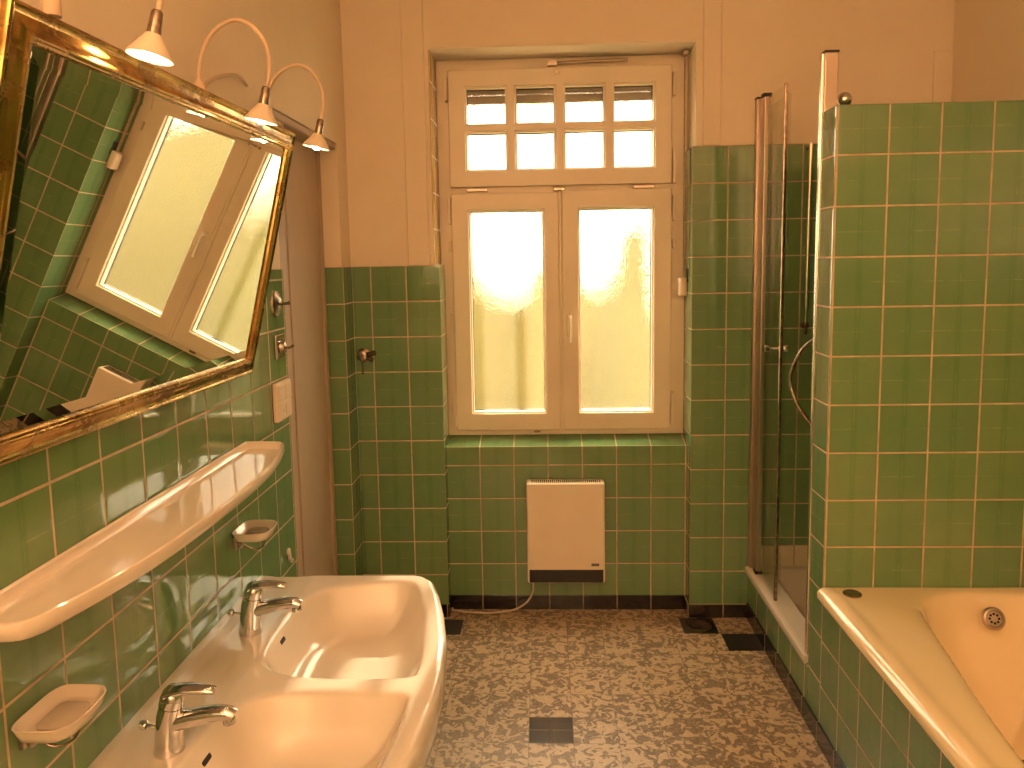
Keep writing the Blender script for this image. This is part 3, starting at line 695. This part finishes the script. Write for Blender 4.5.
# ------------------------------------------------------------------ basin taps
def faucet(x, y, z, label):
    t_ = thing('basin_faucet', label, 'faucet', (x, y, z), 'chrome basin taps')
    q = lambda a_, h, b_=0: Vector((x+a_, y+b_, z+h))
    bm = B()
    R_ = [ring(q(0, 0), (0, 0, 1), (1, 0, 0), .028, .027, 24), ring(q(0, .004), (0, 0, 1), (1, 0, 0), .0285, .0275, 24), ring(q(0, .02), (0, 0, 1), (1, 0, 0), .0245, .0250, 24), ring(q(.002, .045), (.1, 0, 1), (1, 0, 0), .0235, .0245, 24), ring(q(.004, .07), (.18, 0, 1), (1, 0, 0), .0225, .0225, 24), ring(q(.009, .088), (.2, 0, 1), (1, 0, 0), .0215, .0215, 24)]
    loft(bm, R_)
    P_ = spline([q(-.002, .052), q(.025, .060), (q(.055, .067)), q(.088, .0735), q(.112, .074), q(.124, .069)], 4)
    k = len(P_); tube(bm, P_, [(.0195-.006*i/k, .0185-.0075*i/k) for i in range(k)], 18, up=(0, 0, 1))
    part('faucet_body', bm, M['chrome'], t_, smooth_=True, angle=50)
    bm = B(); lathe(bm, [(.0105, 0), (.0118, .003), (.0118, .014), (.009, .016)], q(.113, .069), (.12, 0, -1)); part('faucet_aerator', bm, M['chrome'], t_, smooth_=True)
    bm = B()
    R_ = [ring(q(.009, .090), (.2, 0, 1), (1, 0, 0), .0222, .0222, 24), ring(q(.012, .102), (.25, 0, 1), (1, 0, 0), .0225, .022, 24), ring(q(.016, .113), (.35, 0, 1), (1, 0, 0), .020, .020, 24), ring(q(.020, .121), (.5, 0, 1), (1, 0, 0), .013, .015, 24), ring(q(.022, .124), (.5, 0, 1), (1, 0, 0), .004, .005, 24)]
    loft(bm, R_)
    P_ = spline([q(.004, .112), q(.03, .119), q(.055, .1205), q(.080, .119), q(.091, .1165)], 5)
    k = len(P_); tube(bm, P_, [(.020-.010*(i/k), .0110-.0065*(i/k)) for i in range(k)], 18, up=(0, 0, 1))
    part('faucet_lever', bm, M['chrome'], t_, smooth_=True, angle=50)
    bm = B(); lathe(bm, [(.0035, 0), (.0035, .02), (.008, .022), (.0095, .028), (.008, .034), (.003, .036)], q(-.018, .046), (-1, 0, .12), 16); part('pop_up_knob', bm, M['chrome'], t_, smooth_=True)
faucet(.1005, -1.572, DZK-.003, 'far chrome mixer tap at the bowl nearer the doorway')
faucet(.1225, -2.036, DZK-.003, 'near chrome mixer tap at the bowl in the foreground')

# ------------------------------------------------------------------ bathtub
TX0, TX1, TY0, TY1, TZ = 1.676, XR-.014, -2.90, -.915, .528
tub = smooth_closed([(2.301, -.968), (2.177, -.945), (2.09, -.948), (2.03, -.966), (1.975, -1.000), (1.935, -1.05), (1.912, -1.11), (1.853, -1.44), (1.816, -1.66), (1.79, -1.9), (1.78, -2.2), (1.80, -2.55), (1.86, -2.74), (2.0, -2.81), (2.2, -2.81), (2.32, -2.72), (2.355, -2.5), (2.36, -1.9), (2.36, -1.2), (2.35, -1.03)])
def ht(P_):
    z = np.full(len(P_), TZ)
    d_ = sdf(P_, tub)
    z -= .006*np.exp(-np.clip(-d_, 0, 1)/.015)*(d_ <= 0)
    D_ = .40; q = np.clip(d_/.22, 0, 1); q = q*q/(q+.09)/(1/1.09)
    z = np.where(d_ > 0, z-.006-D_*(1-(1-q)**2.3), z)
    e = P_[:, 0]-TX0
    z += .006*np.exp(-((e-.035)/.02)**2)*(d_ < 0)*np.clip((TY1-P_[:, 1])/.06, 0, 1)
    z -= .012*(1-np.clip(e/.02, 0, 1))**2
    return z
ys = np.concatenate([np.linspace(TY0, -1.2, 120)[:-1], np.linspace(-1.2, TY1, 60)])
bm = B(); surface(bm, lambda y: TX1, lambda y: TX0, ys, 110, ht, [(.003, -.004), (.003, -.02), (.0, -.026), (-.012, -.030), (-.016, -.03)], cap=False)
t_ = thing('bathtub', 'cream bathtub built in behind green tiles at the right', 'bathtub', (2.05, -1.9, .1))
bb = part('tub_body', bm, M['ivory'], t_, smooth_=True, angle=60)
bm = B(); lathe(bm, [(.034, 0), (.034, .006), (.030, .012), (.026, .013), (.022, .008), (.001, .009)], (2.172, -1.008, .468), (-.06, -1, .42), 28); ov = part('overflow_cover', bm, M['satin'], t_, smooth_=True)
bm = B()
ax = Vector((-.06, -1, .42)).normalized(); s1 = ax.cross(Vector((0, 0, 1))).normalized(); s2 = s1.cross(ax); c0 = Vector((2.172, -1.008, .468))+ax*.0088
for k in range(8):
    a_ = k*math.pi/4; q = c0+(s1*math.cos(a_)+s2*math.sin(a_))*.0135; lathe(bm, [(.0038, 0), (.0038, .0009)], q, ax, 10)
part('overflow_hole', bm, M['dark'], ov)
bm = B(); lathe(bm, [(.036, 0), (.036, .004), (.026, .006), (.024, .003), (.001, .004)], (2.17, -1.165, .124), (0, 0, 1), 28); part('tub_drain', bm, M['oldchrome'], t_, smooth_=True)
bm = B(); lathe(bm, [(.028, 0), (.028, .004), (.024, .0065), (.012, .0075), (.010, .006), (.001, .006)], (1.762, -.972, TZ+.001), (0, 0, 1), 28); part('inlet_cap', bm, M['oldchrome'], t_, smooth_=True)

# ------------------------------------------------------------------ shower
# tray
bm = B(); SY = (-.788, -.001)
SX0, SX1 = AX-.012, XR-.008
tr = smooth_closed([(1.785, -.10), (1.83, -.055), (1.95, -.045), (2.2, -.045), (2.34, -.06), (2.365, -.12), (2.365, -.65), (2.33, -.72), (2.2, -.735), (1.9, -.735), (1.80, -.72), (1.775, -.65)])
def hs(P_):
    d_ = sdf(P_, tr); z = np.full(len(P_), .236); q = np.clip(d_/.11, 0, 1)
    z = np.where(d_ > 0, z-.12*(1-(1-q)**2.2), z); e = P_[:, 0]-SX0
    z -= .006*(1-np.clip(e/.008, 0, 1))**2
    return z
surface(bm, lambda y: SX1, lambda y: SX0, np.linspace(SY[0], SY[1], 70), 70, hs, [(.001, -.006), (.001, -.026), (-.002, -.030), (-.009, -.031)], cap=False)
tag(link('shower_tray', bm, M['ceramic'], smooth_=True, angle=50), 'white shower tray behind a low tiled kerb', 'shower tray')
# folding glass door
t_ = thing('shower_door', 'clear glass shower door on metal hinge posts at the back wall', 'shower door', (1.706, -.05, .236))
bm = B(); box(bm, 1.690, -.030, .236, 1.716, 0, 2.212); part('wall_channel', bm, M['satin'], t_, bevel=.003)
bm = B(); box(bm, 1.700, -.072, .238, 1.722, -.030, 2.210); part('hinge_plate', bm, M['satin'], t_, bevel=.002)
bm = B(); box(bm, 1.700, -.104, .238, 1.722, -.072, 2.208); part('hinge_post', bm, M['satin'], t_, bevel=.005, seg=3)
bm = B(); box(bm, 1.695, -.106, 2.205, 1.730, -.068, 2.219); box(bm, 1.688, -.032, 2.210, 1.718, -.001, 2.218); box(bm, 1.697, -.105, .237, 1.728, -.07, .252); part('post_cap', bm, M['black'], t_, bevel=.002)
bm = B(); box(bm, 1.7035, -.360, .246, 1.7095, -.104, 2.196); part('glass_panel', bm, M['glass'], t_)
bm = B(); box(bm, 1.7265, -.345, .246, 1.7325, -.110, 2.17); part('folded_glass_panel', bm, M['glass'], t_)
bm = B(); box(bm, 1.700, -.372, .238, 1.713, -.359, 2.200); part('edge_seal', bm, M['oldchrome'], t_, bevel=.003)
bm = B()
for sx in (1, -1): lathe(bm, [(.008, 0), (.008, .026), (.015, .028), (.0165, .032), (.0165, .042), (.013, .046)], (1.7065, -.300, 1.223), (sx, 0, 0), 18)
part('door_knob', bm, M['chrome'], t_, smooth_=True)
t_ = thing('shower_wall_profile', 'tall metal shower wall profile standing beside the tiled partition end', 'shower profile', (1.72, -.77, .236))
bm = B(); box(bm, 1.698, -.7895, .236, 1.740, -.760, 2.202); part('profile_channel', bm, M['satin'], t_, bevel=.003)
bm = B(); box(bm, 1.688, -.7895, .236, 1.698, -.770, 2.198); part('profile_edge', bm, M['edge'], t_, bevel=.003)
bm = B(); box(bm, 1.697, -.7895, 2.201, 1.742, -.759, 2.208); part('profile_cap', bm, M['black'], t_, bevel=.001)
# riser rail on the back wall
t_ = thing('shower_riser', 'slim shower riser rail on the green back wall of the shower', 'rail', (1.908, -.03, 1.25))
bm = B(); tube(bm, [(1.910, -.030, 2.03), (1.906, -.030, 1.36)], .0085, 12); tube(bm, [(1.906, -.030, 1.36), (1.905, -.030, 1.285)], [.004, .004], 10); part('riser_pipe', bm, M['edge'], t_, smooth_=True)
bm = B(); lathe(bm, [(.012, 0), (.012, .012), (.007, .016), (.007, .03), (.012, .034)], (1.905, -.001, 1.285), (0, -1, 0)); tube(bm, [(1.893, -.034, 1.292), (1.917, -.034, 1.292)], .005, 10); tube(bm, [(1.905, -.034, 1.30), (1.905, -.034, 1.25)], [.007, .005], 10); part('riser_bracket', bm, M['oldchrome'], t_, smooth_=True)
bm = B(); lathe(bm, [(.012, 0), (.012, .01), (.007, .014), (.007, .032)], (1.910, -.001, 2.015), (0, -1, 0)); part('riser_bracket', bm, M['oldchrome'], t_, smooth_=True)
# hose: from the mixer on the partition's shower side
t_ = thing('shower_hose', 'dark metal shower hose looping out beside the partition', 'hose', (1.86, -.7, 1.15))
hp = [(1.99, -.770, 1.40), (1.93, -.70, 1.37), (1.86, -.62, 1.34), (1.755, -.52, 1.262), (1.722, -.45, 1.150), (1.727, -.45, 1.08), (1.755, -.50, 1.00), (1.83, -.58, .90), (1.95, -.62, .84), (2.03, -.74, .93), (2.04, -.775, 1.0)]
bm = B(); P_ = spline(hp, 14); tube(bm, P_, [.0075 if (i % 2) else .0066 for i in range(len(P_))], 10, up=(.3, 1, .2)); part('hose_tube', bm, M['oldchrome'], t_, smooth_=True)
bm = B(); lathe(bm, [(.013, 0), (.013, .02), (.009, .024)], (2.04, -.7895, 1.0), (0, 1, 0)); part('hose_union', bm, M['chrome'], t_, smooth_=True)
bm = B(); lathe(bm, [(.02, 0), (.02, .015), (.011, .02), (.011, .03)], (1.99, -.7895, 1.40), (0, 1, 0)); part('handset_holder', bm, M['chrome'], t_, smooth_=True)
# ball on the rail end above the partition
t_ = thing('shower_rail', 'chrome rail with a round end ball showing above the partition top', 'rail', (1.775, -.75, 2.0))
bm = B(); bmesh.ops.create_uvsphere(bm, u_segments=24, v_segments=16, radius=.0235); bmesh.ops.translate(bm, vec=(1.774, -.75, 2.064), verts=bm.verts[:]); part('end_ball', bm, M['chrome'], t_, smooth_=True, angle=180)
bm = B(); tube(bm, [(1.774, -.75, 2.046), (1.778, -.75, 1.45)], .010, 14); tube(bm, [(1.778, -.79, 1.98), (1.778, -.745, 1.98)], .009, 10); tube(bm, [(1.778, -.79, 1.5), (1.778, -.745, 1.5)], .009, 10); part('rail_pipe', bm, M['chrome'], t_, smooth_=True)
bm = B(); lathe(bm, [(.0165, 0), (.0165, .012)], (1.775, -.75, 2.034), (0, 0, 1)); part('ball_collar', bm, M['oldchrome'], t_, smooth_=True)

# ------------------------------------------------------------------ floor drain
t_ = thing('floor_drain', 'round metal floor drain in a black tile below the right pier', 'drain', (1.468, -.085, 0))
bm = B(); lathe(bm, [(.056, .0006), (.056, .0022), (.050, .003), (.046, .0022), (.001, .0022)], (1.466, -.088, 0), (0, 0, 1), 32); dr = part('drain_ring', bm, M['oldchrome'], t_, smooth_=True)
bm = B()
for k in range(10):
    a_ = k*math.pi/5; lathe(bm, [(.0045, 0), (.0045, .0004)], (1.466+.03*math.cos(a_), -.088+.03*math.sin(a_), .0022), (0, 0, 1), 10)
lathe(bm, [(.008, 0), (.008, .0004)], (1.466, -.088, .0022), (0, 0, 1), 12)
part('drain_hole', bm, M['dark'], dr)
